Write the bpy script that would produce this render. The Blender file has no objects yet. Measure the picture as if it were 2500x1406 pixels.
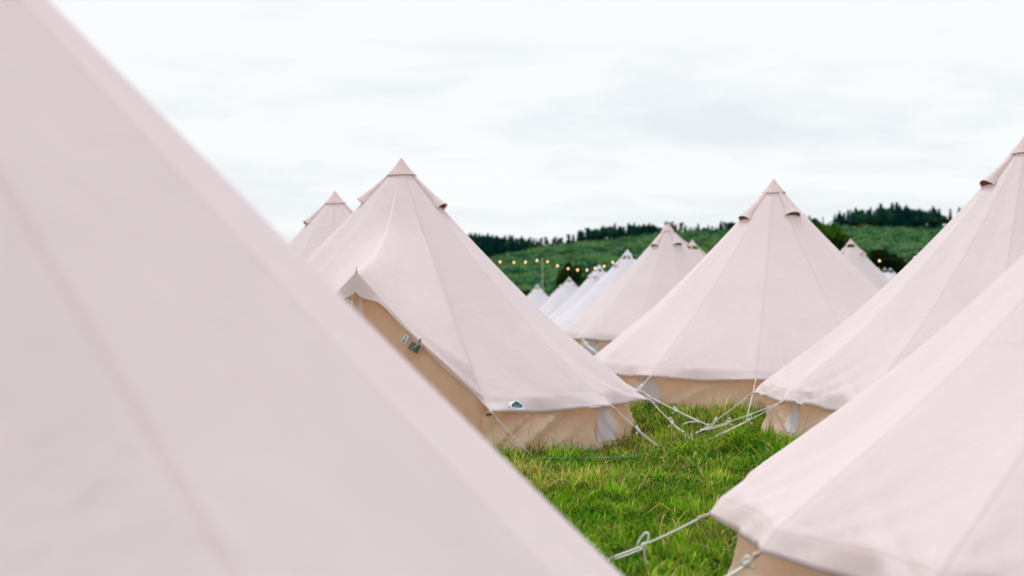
import bpy, math, random
import numpy as np
from math import sin, cos, pi, radians, hypot, atan2, exp, sqrt
from mathutils import Vector, noise as mnoise
random.seed(7)
rng = np.random.default_rng(11)
scene = bpy.context.scene
C = scene.collection
F, CX, HY, CAMZ = 3472.0, 1250.0, 697.0, 1.6       # lens in photo pixels, horizon row, eye height

# ------------------------------------------------------------------ camera
cam_d = bpy.data.cameras.new('camera'); cam = bpy.data.objects.new('camera', cam_d); C.objects.link(cam)
cam.location = (0, 0, CAMZ); cam.rotation_euler = (radians(90 - 0.1), 0, 0)
cam_d.lens = 50; cam_d.sensor_width = 36; cam_d.clip_start = 0.1; cam_d.clip_end = 9000
cam_d.dof.use_dof = True; cam_d.dof.focus_distance = 12.2; cam_d.dof.aperture_fstop = 1.7
scene.camera = cam

def smooth(a, b, x):
    t = min(1, max(0, (x - a) / (b - a))); return t * t * (3 - 2 * t)

# ------------------------------------------------------------------ ground height
GP = [(-1.2, 15.6, -.02), (1.3, 14.5, -.10), (1.2, 12.8, -.06), (3.5, 18.9, .10), (2.0, 17.2, .10), (5.1, 14.2, .12), (2.6, 13.4, .12),
      (3.6, 6.9, 0), (0, 6, 0), (-1.8, 3.3, 0), (-3, 21, 0), (3.6, 33, .02), (3.4, 42, -.36), (5.4, 43, -.04), (3.6, 58, -.6),
      (3.5, 88, -.95), (1.8, 96, -1.4), (11.4, 48, .1), (30, 115, 0.1), (-30, 60, -1.0), (0, 30, 0), (0, -8, 0), (9, 0, 0), (-9, 10, 0), (12, 25, .15)]
def gz(x, y):
    w = s = 0
    for (a, b, h) in GP:
        sc = 0.35 + 0.10 * hypot(a, b)
        d2 = ((x - a) ** 2 + (y - b) ** 2) / sc ** 2
        k = 1 / (0.12 + d2) ** 1.7
        w += k; s += k * h
    return s / w
def gz_np(x, y):
    w = np.zeros_like(x); s = np.zeros_like(x)
    for (a, b, h) in GP:
        sc = 0.35 + 0.10 * hypot(a, b)
        k = 1 / (0.12 + ((x - a) ** 2 + (y - b) ** 2) / sc ** 2) ** 1.7
        w += k; s += k * h
    return s / w
def at(X, Y, d):
    return Vector(((X - CX) / F * d, d, CAMZ + (HY - Y) / F * d))
def on_ground(X, Y, lift=0.03):
    d = 1.5 * F / max(Y - HY, 20)
    for _ in range(12):
        d = (CAMZ - gz((X - CX) / F * d, d) - lift) * F / (Y - HY)
    return at(X, Y, d)

# ------------------------------------------------------------------ materials
def nt(name):
    m = bpy.data.materials.new(name); m.use_nodes = True
    t = m.node_tree; t.nodes.clear()
    o = t.nodes.new('ShaderNodeOutputMaterial')
    return m, t, o
def N(t, kind, **kw):
    n = t.nodes.new('ShaderNode' + kind)
    for k, v in kw.items():
        if k.startswith('i_'):
            key = k[2:]; key = int(key) if key.isdigit() else key.replace('_', ' ')
            n.inputs[key].default_value = v
        else: setattr(n, k, v)
    return n
def rgb(c): return (c[0], c[1], c[2], 1)
def mathn(t, op, a, b=None, clamp=False):
    n = t.nodes.new('ShaderNodeMath'); n.operation = op; n.use_clamp = clamp
    for i, v in enumerate((a, b)):
        if v is None: continue
        if isinstance(v, (int, float)): n.inputs[i].default_value = v
        else: t.links.new(v, n.inputs[i])
    return n.outputs[0]
def mixc(t, fac, a, b, mode='MIX'):
    n = t.nodes.new('ShaderNodeMix'); n.data_type = 'RGBA'; n.blend_type = mode
    for s, v in ((n.inputs[0], fac), (n.inputs[6], a), (n.inputs[7], b)):
        if isinstance(v, (int, float)): s.default_value = v
        elif isinstance(v, tuple): s.default_value = rgb(v)
        else: t.links.new(v, s)
    return n.outputs[2]

def canvas(name, base, trans, tfac, seams=True, bump=.27, fold=None, clean=(0.9, 1.05)):
    m, t, o = nt(name); L = t.links.new
    co = N(t, 'TexCoord').outputs['Object']
    n1 = N(t, 'TexNoise', i_Scale=1.1, i_Detail=4.0, i_Roughness=.55); L(co, n1.inputs[0])
    n2 = N(t, 'TexNoise', i_Scale=9.0, i_Detail=5.0, i_Roughness=.65); L(co, n2.inputs[0])
    v = mathn(t, 'ADD', mathn(t, 'MULTIPLY', n1.outputs[0], .13), mathn(t, 'MULTIPLY', n2.outputs[0], .06))
    v = mathn(t, 'ADD', v, .905)
    hs = N(t, 'HueSaturation'); hs.inputs['Color'].default_value = rgb(base); L(v, hs.inputs['Value'])
    col = hs.outputs[0]
    # a few faint scuffs
    n3 = N(t, 'TexNoise', i_Scale=3.7, i_Detail=6.0, i_Roughness=.7); L(co, n3.inputs[0])
    sp = mathn(t, 'MULTIPLY', mathn(t, 'GREATER_THAN', n3.outputs[0], .735), .10)
    col = mixc(t, sp, col, (base[0] * .78, base[1] * .74, base[2] * .70))
    tf = tfac
    if seams:
        sa = N(t, 'Attribute', attribute_name='sa').outputs['Fac']; sv = N(t, 'Attribute', attribute_name='sv').outputs['Fac']
        a = mathn(t, 'LESS_THAN', sa, .008)
        a2 = mathn(t, 'LESS_THAN', mathn(t, 'ABSOLUTE', mathn(t, 'SUBTRACT', sa, .009)), .0035)
        b = mathn(t, 'LESS_THAN', mathn(t, 'ABSOLUTE', sv), .008)
        b2 = mathn(t, 'LESS_THAN', mathn(t, 'ABSOLUTE', mathn(t, 'SUBTRACT', sv, .006)), .003)
        s = mathn(t, 'MAXIMUM', a, b); s2 = mathn(t, 'MAXIMUM', a2, b2)
        col = mixc(t, mathn(t, 'MULTIPLY', s, .14), col, (base[0] * .84, base[1] * .80, base[2] * .78))
        col = mixc(t, mathn(t, 'MULTIPLY', s2, .26), col, (base[0] * .62, base[1] * .55, base[2] * .52))
    d = N(t, 'BsdfDiffuse', i_Roughness=.3); L(col, d.inputs[0])
    tr = N(t, 'BsdfTranslucent'); tr.inputs[0].default_value = rgb(trans)
    mx = N(t, 'MixShader'); mx.inputs[0].default_value = tfac; L(d.outputs[0], mx.inputs[1]); L(tr.outputs[0], mx.inputs[2])
    mp = N(t, 'Mapping'); L(co, mp.inputs[0]); mp.inputs['Scale'].default_value = (1, 1, .5)
    nb = N(t, 'TexNoise', i_Scale=2.4, i_Detail=5.0, i_Roughness=.6); L(mp.outputs[0], nb.inputs[0])
    nb.inputs['Distortion'].default_value = .6
    wv = N(t, 'TexNoise', i_Scale=420.0, i_Detail=1.0); L(co, wv.inputs[0])
    h = mathn(t, 'ADD', nb.outputs[0], mathn(t, 'MULTIPLY', wv.outputs[0], .012))
    bp = N(t, 'Bump', i_Strength=bump, i_Distance=.05); L(h, bp.inputs['Height'])
    L(bp.outputs[0], d.inputs['Normal'])
    L(mx.outputs[0], o.inputs[0])
    return m
M = {}
M['canvas'] = canvas('roof_canvas', (.83, .76, .80), (.90, .68, .54), .25)
M['pale'] = canvas('far_pale_canvas', (.86, .835, .91), (.82, .74, .74), .25)  # paler, bluer canvas for the far tents
M['trim'] = canvas('trim_canvas', (.83, .725, .745), (.86, .46, .16), .25, seams=False, bump=.35)
M['wall'] = canvas('wall_canvas', (.93, .80, .66), (.95, .70, .48), .40, seams=False, bump=1.0)
M['door'] = canvas('door_canvas', (.84, .63, .48), (.88, .58, .38), .34, seams=False, bump=.5)
M['mesh'] = canvas('window_mesh', (.84, .83, .92), (.7, .68, .76), .25, seams=False, bump=.9)

def plain(name, c, rough=.6, nscale=20, var=.15, emit=None, es=0, metal=0, alpha=None):
    m, t, o = nt(name); L = t.links.new
    co = N(t, 'TexCoord').outputs['Object']
    n1 = N(t, 'TexNoise', i_Scale=float(nscale), i_Detail=3.0); L(co, n1.inputs[0])
    col = mixc(t, n1.outputs[0], tuple(x * (1 - var) for x in c), tuple(min(1, x * (1 + var)) for x in c))
    p = N(t, 'BsdfPrincipled', i_Roughness=rough, i_Metallic=float(metal)); L(col, p.inputs['Base Color'])
    if emit: p.inputs['Emission Color'].default_value = rgb(emit); p.inputs['Emission Strength'].default_value = es
    if alpha is not None: p.inputs['Transmission Weight'].default_value = alpha
    L(p.outputs[0], o.inputs[0]); return m
M['rope'] = plain('white_cord', (.88, .86, .86), .8, 300, .18)
M['strap'] = plain('canvas_strap', (.66, .54, .48), .85, 60)
M['dark'] = plain('vent_inner_shade', (.10, .050, .018), .9, 60, .3)  # dark tone painted for the shaded vent interior
M['toggle'] = plain('dark_toggle', (.03, .02, .018), .5)
M['steel'] = plain('steel_rod', (.35, .33, .32), .35, metal=.8)
M['white'] = plain('white_label', (.66, .74, .84), .6, 30, .05)
M['ink'] = plain('dark_print', (.02, .035, .055), .6, 30, .2)
M['greyink'] = plain('grey_print', (.16, .15, .15), .6, 30, .2)
M['clear'] = plain('clear_plastic', (.62, .60, .50), .2, 40, .1, alpha=.5)
M['cells'] = plain('green_batteries', (.10, .14, .10), .4, 60, .6)
M['orange'] = plain('brown_strap', (.38, .16, .05), .7)
M['twine'] = plain('turquoise_twine', (.16, .50, .50), .6)
M['wood'] = plain('weathered_pole', (.24, .30, .20), .8, 12, .2)
M['cable'] = plain('dark_cable', (.03, .035, .03), .7)
M['bulb'] = plain('lit_bulb', (.9, .7, .4), .4, 5, .05, emit=(1, .62, .27), es=3.6)
M['socket'] = plain('bulb_socket', (.05, .03, .02), .6)
M['base_dark'] = plain('base_edge_shade', (.20, .15, .11), .9, 9, .5)  # dark colour for floor-sheet edge and contact shade
M['bark'] = plain('bark', (.10, .075, .055), .9, 6, .3)

def leafmat(name, tint=(1, 1, 1), tr=.3):
    m, t, o = nt(name); L = t.links.new
    a = N(t, 'Attribute', attribute_name='col').outputs['Color']
    col = mixc(t, 1.0, a, tint, 'MULTIPLY')
    d = N(t, 'BsdfDiffuse'); L(col, d.inputs[0])
    tt = N(t, 'BsdfTranslucent'); L(mixc(t, 1.0, col, (1.2, 1.25, .5), 'MULTIPLY'), tt.inputs[0])
    mx = N(t, 'MixShader'); mx.inputs[0].default_value = tr
    L(d.outputs[0], mx.inputs[1]); L(tt.outputs[0], mx.inputs[2])
    L(mx.outputs[0], o.inputs[0]); return m
M['leaf'] = leafmat('foliage'); M['blade'] = leafmat('grass_blades', tr=.35)

def groundmat():
    m, t, o = nt('meadow'); L = t.links.new
    co = N(t, 'TexCoord').outputs['Object']
    a = N(t, 'TexNoise', i_Scale=.9, i_Detail=6.0); L(co, a.inputs[0])
    b = N(t, 'TexNoise', i_Scale=26.0, i_Detail=6.0, i_Roughness=.75); L(co, b.inputs[0])
    r = N(t, 'ValToRGB'); L(b.outputs[0], r.inputs[0])
    e = r.color_ramp.elements
    e[0].position = .3; e[0].color = rgb((.018, .035, .006)); e[1].position = .75; e[1].color = rgb((.11, .17, .025))
    col = mixc(t, mathn(t, 'MULTIPLY', a.outputs[0], .35), r.outputs[0], (.17, .15, .05))
    d = N(t, 'BsdfDiffuse'); L(col, d.inputs[0])
    bp = N(t, 'Bump', i_Strength=1.0, i_Distance=.08); L(b.outputs[0], bp.inputs['Height']); L(bp.outputs[0], d.inputs['Normal'])
    L(d.outputs[0], o.inputs[0]); return m
M['ground'] = groundmat()
def hillmat():
    m, t, o = nt('hill_scrub'); L = t.links.new
    co = N(t, 'TexCoord').outputs['Object']
    a = N(t, 'TexNoise', i_Scale=.035, i_Detail=5.0); L(co, a.inputs[0])
    b = N(t, 'TexNoise', i_Scale=.4, i_Detail=6.0, i_Roughness=.7); L(co, b.inputs[0])
    r = N(t, 'ValToRGB'); L(b.outputs[0], r.inputs[0])
    e = r.color_ramp.elements
    e[0].position = .3; e[0].color = rgb((.04, .10, .055)); e[1].position = .7; e[1].color = rgb((.12, .21, .09))
    col = mixc(t, mathn(t, 'MULTIPLY', a.outputs[0], .5), r.outputs[0], (.11, .17, .05))
    d = N(t, 'BsdfDiffuse'); L(col, d.inputs[0]); L(d.outputs[0], o.inputs[0]); return m
M['hill'] = hillmat()

# ------------------------------------------------------------------ mesh helpers
def mesh(name, V, Fc, mat, smooth_=True):
    me = bpy.data.meshes.new(name)
    me.from_pydata([tuple(v) for v in V], [], Fc)
    me.materials.append(mat)
    if smooth_ and len(me.polygons): me.polygons.foreach_set('use_smooth', [True] * len(me.polygons))
    me.update(); return me
def obj(name, V, Fc, mat, parent=None, smooth_=True):
    """vertices in world space; made local to the thing's Empty"""
    o0 = Vector((0, 0, 0)); p = parent
    while p is not None: o0 += Vector(p.location); p = p.parent
    me = mesh(name, [Vector(v) - o0 for v in V], Fc, mat, smooth_)
    ob = bpy.data.objects.new(name, me); C.objects.link(ob)
    ob.parent = parent; return ob
def tag(o, label=None, cat=None, group=None, kind=None):
    if label: o['label'] = label
    if cat: o['category'] = cat
    if group: o['group'] = group
    if kind: o['kind'] = kind
    return o
def empty(name, loc, label, cat, group=None):
    o = bpy.data.objects.new(name, None); C.objects.link(o); o.location = loc
    o.empty_display_size = .3
    return tag(o, label, cat, group)
class MB:
    def __init__(s): s.V = []; s.F = []
    def grid(s, fn, nu, nv, closed=False):
        b = len(s.V)
        for j in range(nv + 1):
            for i in range(nu if closed else nu + 1): s.V.append(Vector(fn(i / nu, j / nv)))
        w = nu if closed else nu + 1
        for j in range(nv):
            for i in range(nu):
                i2 = (i + 1) % w
                s.F.append((b + j * w + i, b + j * w + i2, b + (j + 1) * w + i2, b + (j + 1) * w + i))
    def tube(s, pts, r, n=6, r2=None, caps=True):
        pts = [Vector(p) for p in pts]; b = len(s.V); m = len(pts)
        for k, p in enumerate(pts):
            d = (pts[min(k + 1, m - 1)] - pts[max(k - 1, 0)])
            d = d.normalized() if d.length > 1e-9 else Vector((0, 0, 1))
            u = d.cross(Vector((0, 0, 1)));
            if u.length < 1e-3: u = d.cross(Vector((1, 0, 0)))
            u.normalize(); w = d.cross(u)
            rr = r if r2 is None else r + (r2 - r) * k / (m - 1)
            for i in range(n):
                a = 2 * pi * i / n; s.V.append(p + (u * cos(a) + w * sin(a)) * rr)
        for k in range(m - 1):
            for i in range(n):
                j = (i + 1) % n
                s.F.append((b + k * n + i, b + k * n + j, b + (k + 1) * n + j, b + (k + 1) * n + i))
        if caps:
            s.F.append(tuple(b + i for i in range(n))[::-1]); s.F.append(tuple(b + (m - 1) * n + i for i in range(n)))
    def ball(s, c, r, sx=1, sy=1, sz=1, n=10):
        c = Vector(c)
        s.grid(lambda u, v: c + Vector((cos(2 * pi * u) * sin(pi * v) * sx, sin(2 * pi * u) * sin(pi * v) * sy, cos(pi * v) * sz)) * r, n, max(4, n // 2), True)
    def box(s, c, ax, ay, az):
        """c centre, ax ay az half-axis vectors"""
        b = len(s.V); c = Vector(c)
        for i in (-1, 1):
            for j in (-1, 1):
                for k in (-1, 1): s.V.append(c + ax * i + ay * j + az * k)
        for f in ((0, 1, 3, 2), (4, 6, 7, 5), (0, 4, 5, 1), (2, 3, 7, 6), (0, 2, 6, 4), (1, 5, 7, 3)): s.F.append(tuple(b + q for q in f))
    def build(s, name, mat, parent=None, smooth_=True): return obj(name, s.V, s.F, mat, parent, smooth_)

# ------------------------------------------------------------------ bell tents
TENTS = []
def slack(p0, p1, sag, n=10):
    p0, p1 = Vector(p0), Vector(p1)
    return [p0.lerp(p1, k / n) - Vector((0, 0, sag * 4 * (k / n) * (1 - k / n))) for k in range(n + 1)]

def bell_tent(label, X, Y, d, group='bell tents pitched in the meadow', H=None, n=12, phase=0, corners=None, Rw=2.48, Rc=2.62, ze=.47,
              hoods=(-60, 60, 180), door=None, windows=(), ropes=(), auto=(), sub=12, rows=46, tilt=0.0, ground=None, parts=True, wrink=1.0, seed=1, rope_r=.0048, sag=.060, slope=1.13, facet=.45, mat='canvas', fold=1.0):
    apex = at(X, Y, d); cx, cy = apex.x, apex.y
    g0 = gz(cx, cy) if ground is None else ground
    if H is None: H = apex.z - g0
    zw = ze + .10                              # where the wall hangs from the roof
    R = random.Random(seed)
    root = empty('bell_tent', (cx, cy, g0), label, 'tent', group)
    TENTS.append((cx, cy, Rw))
    cs = sorted([radians(c) for c in corners]) if corners else [radians(phase + k * 360 / n) for k in range(n)]
    cs = sorted([(c + pi) % (2 * pi) - pi for c in cs])
    ncs = len(cs)
    def seg(phi):
        phi = (phi + pi) % (2 * pi) - pi
        for k in range(ncs):
            a, b = cs[k], cs[(k + 1) % ncs]
            if k == ncs - 1:
                b += 2 * pi
                q = phi if phi >= a else phi + 2 * pi
            else: q = phi
            if a - 1e-9 <= q < b: return k, (q - a), (b - q)
        return 0, 0, cs[1] - cs[0]
    den = slope * Rw - sag * Rw * Rw; kz = (H - zw) / den
    dz_ = radians(door) if door is not None else None
    DM, DP, DZ = radians(28.5), 2.22, 1.74
    q_lat = DP * math.tan(DM)
    def z_cone(r): return H - kz * (slope * r - sag * r * r)
    def dd(phi): return (phi - dz_ + pi) % (2 * pi) - pi if dz_ is not None else 9
    seeds = [(R.uniform(0, 6), R.uniform(9, 14), R.uniform(.7, 1.3)) for _ in range(ncs)]
    def roof(phi, t, info=None):
        """t 0..1 apex to wall seam, 1..2 hanging hem; returns local x,y,z"""
        k, a, b = seg(phi); half = (a + b) / 2; e = min(a, b); u = e / half
        pf = cos(half) / cos(half - e)
        tt = min(t, 1.0)
        w = facet + (1 - facet) * tt
        c = (1 - u) ** 2.0
        r0 = Rw * tt
        r = r0 * (1 + (pf - 1) * w)
        z = z_cone(r0)
        dl = dd(phi)
        isdoor = abs(dl) < DM
        if isdoor:
            lat = DP * math.tan(dl); rb = DP / cos(dl)
            f = abs(lat) / q_lat
            fz = min(1, sqrt(f * f + (.45 * (1 - tt)) ** 2) - .45 * (1 - tt) * (1 - f) * .6)
            zb = DZ + (zw + .03 - DZ) * fz - .05 * sin(pi * f)
            rr = rb * tt
            zc = z_cone(rr * Rw / rb if f > .97 else rr)
            m = .30 + .62 * f ** 1.5
            zl = zb + m * (rb - rr)
            kk = .55
            hmx = max(kk - abs(zc - zl), 0) / kk
            z = max(zc, zl) + hmx * hmx * kk * .25 * smooth(.12, .5, tt) if f < .97 else zb + (z_cone(r0) - zw)
            if tt > .95: z = z * (1 - (tt - .95) / .05) + zb * (tt - .95) / .05
            # blend into the neighbouring cone
            r = rr; pull = 0
        ex = smooth(.60, 1, tt) * .075 * c * (0 if facet > .9 else 1)
        if not isdoor: r += ex
        if t > 1:
            h = t - 1
            if isdoor:
                r += -.02 * h; z -= .05 * h
            else:
                hem_r = Rw * pf + .060; hem_z = ze - .035 * (1 - (1 - u) ** 1.5)
                cr, cz = Rc, ze + .01
                rb_ = hem_r + (cr - hem_r) * c; zb_ = hem_z + (cz - hem_z) * c
                r += (rb_ - (Rw * pf + .075 * c)) * h; z += (zb_ - zw) * h
                rip = .010 * sin(phi * 31 + seeds[k][0]) + .006 * sin(phi * 73)
                r += rip * h * (1 - c)
        # tension wrinkles fanning from the corners
        if not isdoor and wrink:
            disp = 0
            for side, aa, kc in ((1, a, k), (-1, b, (k + 1) % ncs)):
                arc = aa * r; up = max(0.0, (Rc - r)) * 1.35 + .02
                rho = hypot(arc, up); an = atan2(arc, up)
                sd = seeds[kc]
                env = smooth(.03, .25, rho) * exp(-(rho / .62) ** 2) * sin(min(pi, an * 2)) ** .7 if an > 0 else 0
                wv = sin(an * sd[1] * 1.7 + sd[0] * (1 if side > 0 else 2)); wv = wv * .6 + .4 * sin(an * sd[1] * 3.1 + sd[0])
                disp += env * wv * .026 * sd[2]
            # slack near the lower panel
            disp += .007 * sin(z * 7 + phi * 19 + sd[0]) * smooth(.5, .9, tt) * (1 - c)
            r += disp * wrink * .7; z += disp * wrink * .6
            r -= .022 * sin(pi * tt) * u * min(1, wrink)
        x = r * sin(phi); y = -r * cos(phi)
        if info is not None:
            info.append((e * r, (H - z) * 0 + ((t - 1) * .14 if t > 1 else (tt - 1) * Rw * 1.35)))
        z += tilt * x
        return Vector((cx + x, cy + y, g0 + z))
    # canopy
    angs = []
    for k in range(ncs):
        a = cs[k]; b = cs[(k + 1) % ncs] + (2 * pi if k == ncs - 1 else 0)
        m_ = sub if (b - a) < radians(40) else sub * 3
        angs += [a + (b - a) * i / m_ for i in range(m_)]
    if dz_ is not None: angs = sorted(set(angs + [dz_, dz_ - .02, dz_ + .02]))
    ts = [(j / rows) ** .85 for j in range(1, rows + 1)] + [1.25, 1.5, 1.75, 2.0]
    V, Fc, info = [], [], []
    for t_ in ts:
        for a in angs: V.append(roof(a, t_, info))
    na = len(angs)
    for j in range(len(ts) - 1):
        for i in range(na):
            i2 = (i + 1) % na; Fc.append((j * na + i, (j + 1) * na + i, (j + 1) * na + i2, j * na + i2))
    # folded hem edge
    b0 = len(V)
    for i, a in enumerate(angs):
        p = roof(a, 2.0); q = Vector((p.x - cx, p.y - cy, 0)).normalized() * .012
        V.append(p - q + Vector((0, 0, .004))); info.append((1, 1))
    for i in range(na):
        i2 = (i + 1) % na; l = (len(ts) - 1) * na
        Fc.append((l + i, b0 + i, b0 + i2, l + i2))
    can = obj('canopy', V, Fc, M[mat], root)
    for nm, idx in (('sa', 0), ('sv', 1)):
        at_ = can.data.attributes.new(nm, 'FLOAT', 'POINT'); at_.data.foreach_set('value', [q[idx] for q in info])
    # cap
    mb = MB(); kcap = .15
    def capf(u, v):
        ph = 2 * pi * u; r = Rw * (kcap * v) / 2.48 * 1.0
        z = z_cone(r) + .012 + .02 * (1 - v) ** 3; rr = r + .010 + .006 * v * sin(ph * 3 + seed)
        x = rr * sin(ph)
        return (cx + x, cy - rr * cos(ph), g0 + z + tilt * x - (.008 * sin(ph * 2 + seed) if v > .9 else 0))
    mb.grid(capf, 24, 8, True)
    tm_ = M['pale'] if mat == 'pale' else M['trim']
    cap = mb.build('cap', tm_, root)
    mb = MB()
    mb.tube([Vector(capf(u / 24, 1.0)) + Vector((0, 0, -.002)) for u in range(25)], .0028, 5)
    mb.build('cap_hem', M['greyink'] if d < 30 else M['strap'], cap)
    # hoods
    for hz in hoods:
        a0 = radians(hz); mb = MB(); jj = R.uniform(.93, 1.07)
        def hood(u, v, lift=1.0):
            v_ = u * 2 - 1; s = v
            r = .10 + .36 * s * jj; wd = .030 + .062 * s ** 1.2 + .035 * smooth(.75, 1, s)
            ph = a0 + v_ * wd / max(r, .05)
            hgt = (.008 + .064 * s ** 1.8) * max(0, 1 - v_ * v_) ** .55 + .006
            base = roof(ph, r / Rw)
            nrm = Vector((sin(ph), -cos(ph), .9)).normalized()
            tip = -.015 * (1 - v_ * v_) * smooth(.85, 1, s)
            return base + nrm * hgt * lift + Vector((sin(ph), -cos(ph), -1)).normalized() * tip
        mb.grid(hood, 12, 12)
        ho = mb.build('vent_hood', tm_, root)
        mb = MB()
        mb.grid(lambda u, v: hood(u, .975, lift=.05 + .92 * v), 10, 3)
        mb.build('vent_opening', M['dark'] if d < 40 else M['strap'], ho)  # dark sheet paints the shade inside the open hood
        # side pleats of the upper sleeve
        if parts:
            mb = MB()
            for sgn in (0, 1):
                mb.tube([hood(sgn, k / 10) for k in range(11)], .0045, 5)
            mb.build('hood_piping', M['strap'], ho)
    # walls
    wall_phis = []
    def wallp(phi, h, off=0):
        k, a, b = seg(phi); half = (a + b) / 2; e = min(a, b); u = e / half
        pf = cos(half) / cos(half - e)
        rt = Rw * pf * .985; rb = (Rw + .05) * pf * (1 - .012 * (1 - abs(1 - 2 * u)))
        s = 1 - h
        ang = phi * Rw
        sl = 1 if (k % 2) else -1
        f = (sin((ang * 1.0 + sl * h * 1.0) * 15 + seeds[k][0]) * .5 + sin((ang + sl * h * .9) * 37 + seeds[k][0] * 3) * .28 +
             max(0, sin((ang + sl * h * 1.1) * 8 + seeds[k][1])) ** 3 * .9)
        damp = 1 - .75 * sum(exp(-(((phi - radians(wd_[0]) + pi) % (2 * pi) - pi) * Rw / .38) ** 2) for wd_ in windows)
        am = .055 * fold * damp * (smooth(0, .15, s) * (1 - .3 * smooth(.8, 1, s))) * (1 - .5 * (1 - u) ** 3)
        r = rt + (rb - rt) * s + f * am + off + .03 * s * s
        x = r * sin(phi)
        gx, gy = cx + x, cy - r * cos(phi)
        zt = g0 + zw + tilt * x - .01; zb_ = min(gz(gx, gy), zt - .3) - .05
        return Vector((gx, gy, zb_ + (zt - zb_) * h))
    lo, hi = (dz_ + DM, dz_ - DM + 2 * pi) if dz_ is not None else (-pi, pi)
    nu = 300 if sub > 8 else 96
    mb = MB(); mb.grid(lambda u, v: wallp(lo + (hi - lo) * u, 1 - v), nu, 14 if sub > 8 else 6)
    wl = mb.build('wall', M['wall'], root)
    if 10 < d < 20:
        mb = MB(); mb.grid(lambda u, v: wallp(lo + (hi - lo) * u, .04 + .13 * v + .02 * sin(u * 60), .028 - .012 * v), nu, 3)
        mb.build('dark_base_strip', M['base_dark'], wl)  # contact shade and floor-sheet edge put into a dark strip
    for (wz, whw, h0, h1, flap) in windows:
        wa = radians(wz); mb = MB(); side = whw / Rw
        def win(u, v):
            x_ = u * 2 - 1
            ww = side * sqrt(max(.02, 1 - max(0, (v - .35) / .66) ** 2.2)) * (1 + .03 * sin(v * 17))
            return wallp(wa + x_ * ww + (.02 * flap) * v, h0 + (h1 - h0) * v, .012 + .006 * sin(u * 9 + v * 5))
        mb.grid(win, 14, 14)
        mb.build('window', M['mesh'], wl)
    if d < 40:
        mb = MB()
        mb.grid(lambda u, v: (cx + (Rw - .02) * (v + .001) * cos(2 * pi * u), cy + (Rw - .02) * (v + .001) * sin(2 * pi * u),
                gz(cx + (Rw - .02) * (v + .001) * cos(2 * pi * u), cy + (Rw - .02) * (v + .001) * sin(2 * pi * u)) + .035), 32, 6, True)
        mb.build('bounce_groundsheet', M['strap'], root)  # unseen floor, added to bounce light inside and brighten the walls
    # door of the A-frame
    if door is not None:
        ax = Vector((cos(dz_), sin(dz_), 0)); nn = Vector((sin(dz_), -cos(dz_), 0)); c0 = Vector((cx, cy, g0))
        gzl = min(gz(*(c0 + nn * DP).xy), g0) - .05 - g0
        def tl(p): return p + Vector((0, 0, tilt * (p.x - cx)))
        mb = MB(); Di = DP - .05
        def doorp(u, v):
            lat = (u * 2 - 1) * q_lat; f = abs(u * 2 - 1)
            zt = DZ + (zw - DZ) * f - .05 * sin(pi * f) - .03
            zz = gzl + (zt - gzl) * v
            fold = .012 * sin(lat * 11 + zz * 2) * (1 - .5 * v) + .008 * sin(lat * 29 + zz)
            return tl(c0 + nn * (Di + fold) + ax * lat + Vector((0, 0, zz)))
        mb.grid(doorp, 60, 24)
        dr = mb.build('door', M['door'], root)
        mb = MB()
        mb.grid(lambda u, v: tl(c0 + nn * (Di + .022 + .006 * sin(pi * u)) + ax * (.035 + (u - .5) * .055) + Vector((0, 0, gzl + (DZ - .06 - gzl) * v))), 6, 16)
        mb.build('zip_cover', M['trim'], dr)
        # awning strip hanging round the A shaped edge, deeper at the peak
        for side in (-1, 1):
            mb = MB()
            def aw(u, v):
                f = u; lat = side * f * q_lat
                zt = DZ + (zw + .03 - DZ) * f - .05 * sin(pi * f)
                deep = .13 * (1 - smooth(.0, .24, f)) + .050 + .012 * sin(f * 21 + 1) - .02 * f
                out = .012 + .05 * (1 - f) * v * (1 - smooth(.2, .5, f)) + .014 * sin(f * 17) * v * smooth(.1, .3, f)
                return tl(c0 + nn * (DP + out) + ax * (lat + side * .02 * v * smooth(.1, .4, f)) + Vector((0, 0, zt + .006 - deep * v)))
            mb.grid(aw, 60, 8)
            mb.build('awning', M['trim'], root)
        mb = MB(); pk = tl(c0 + nn * DP + Vector((0, 0, DZ)))
        mb.tube([pk + Vector((0, 0, -.02)), pk + Vector((0, 0, .05))], .004, 6)
        mb.tube([pk + Vector((0, 0, -.005)), pk + Vector((0, 0, .008))], .014, 8)
        mb.build('pole_spike', M['steel'], root)
        mb = MB(); cp = pk + nn * .03 + Vector((-.035, 0, -.19))
        mb.tube([cp + Vector((-.02, 0, .01)), cp + Vector((0, 0, -.07)), cp + Vector((.02, 0, .01))], .007, 5)
        mb.ball(cp + Vector((0, 0, -.09)), .012, 1, 1, 1.3)
        mb.tube(slack(cp + Vector((0, 0, -.09)), tl(c0 + nn * (DP + .9) + Vector((-.12, 0, .03))), .0), .0045, 5)
        mb.build('door_cord', M['rope'], root)
        # number tag, written 655 over 15
        tg = pk + Vector((-.105, 0, -.245)) - nn * .005
        tx = Vector((cos(dz_), sin(dz_), 0)); mb = MB(); mb.box(tg, tx * .050, nn * .0015, Vector((0, 0, .034)))
        tgo = mb.build('number_tag', M['white'], dr, False)
        text('655', tg + nn * .004 + Vector((0, 0, .012)), .030, tx, nn, M['greyink'], 'print', tgo)
        text('15', tg + nn * .004 + Vector((0, 0, -.018)), .028, tx, nn, M['greyink'], 'print', tgo)
        # care label sewn below the right hand edge
        f = .42; lb = tl(c0 + nn * (DP - .018) + ax * (f * q_lat - .045) + Vector((0, 0, DZ + (zw - DZ) * f - .125)))
        e1 = (tx * cos(radians(28)) - Vector((0, 0, 1)) * -sin(radians(-28))).normalized(); e1 = (tx * .88 + Vector((0, 0, .47))).normalized() * 1
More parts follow.
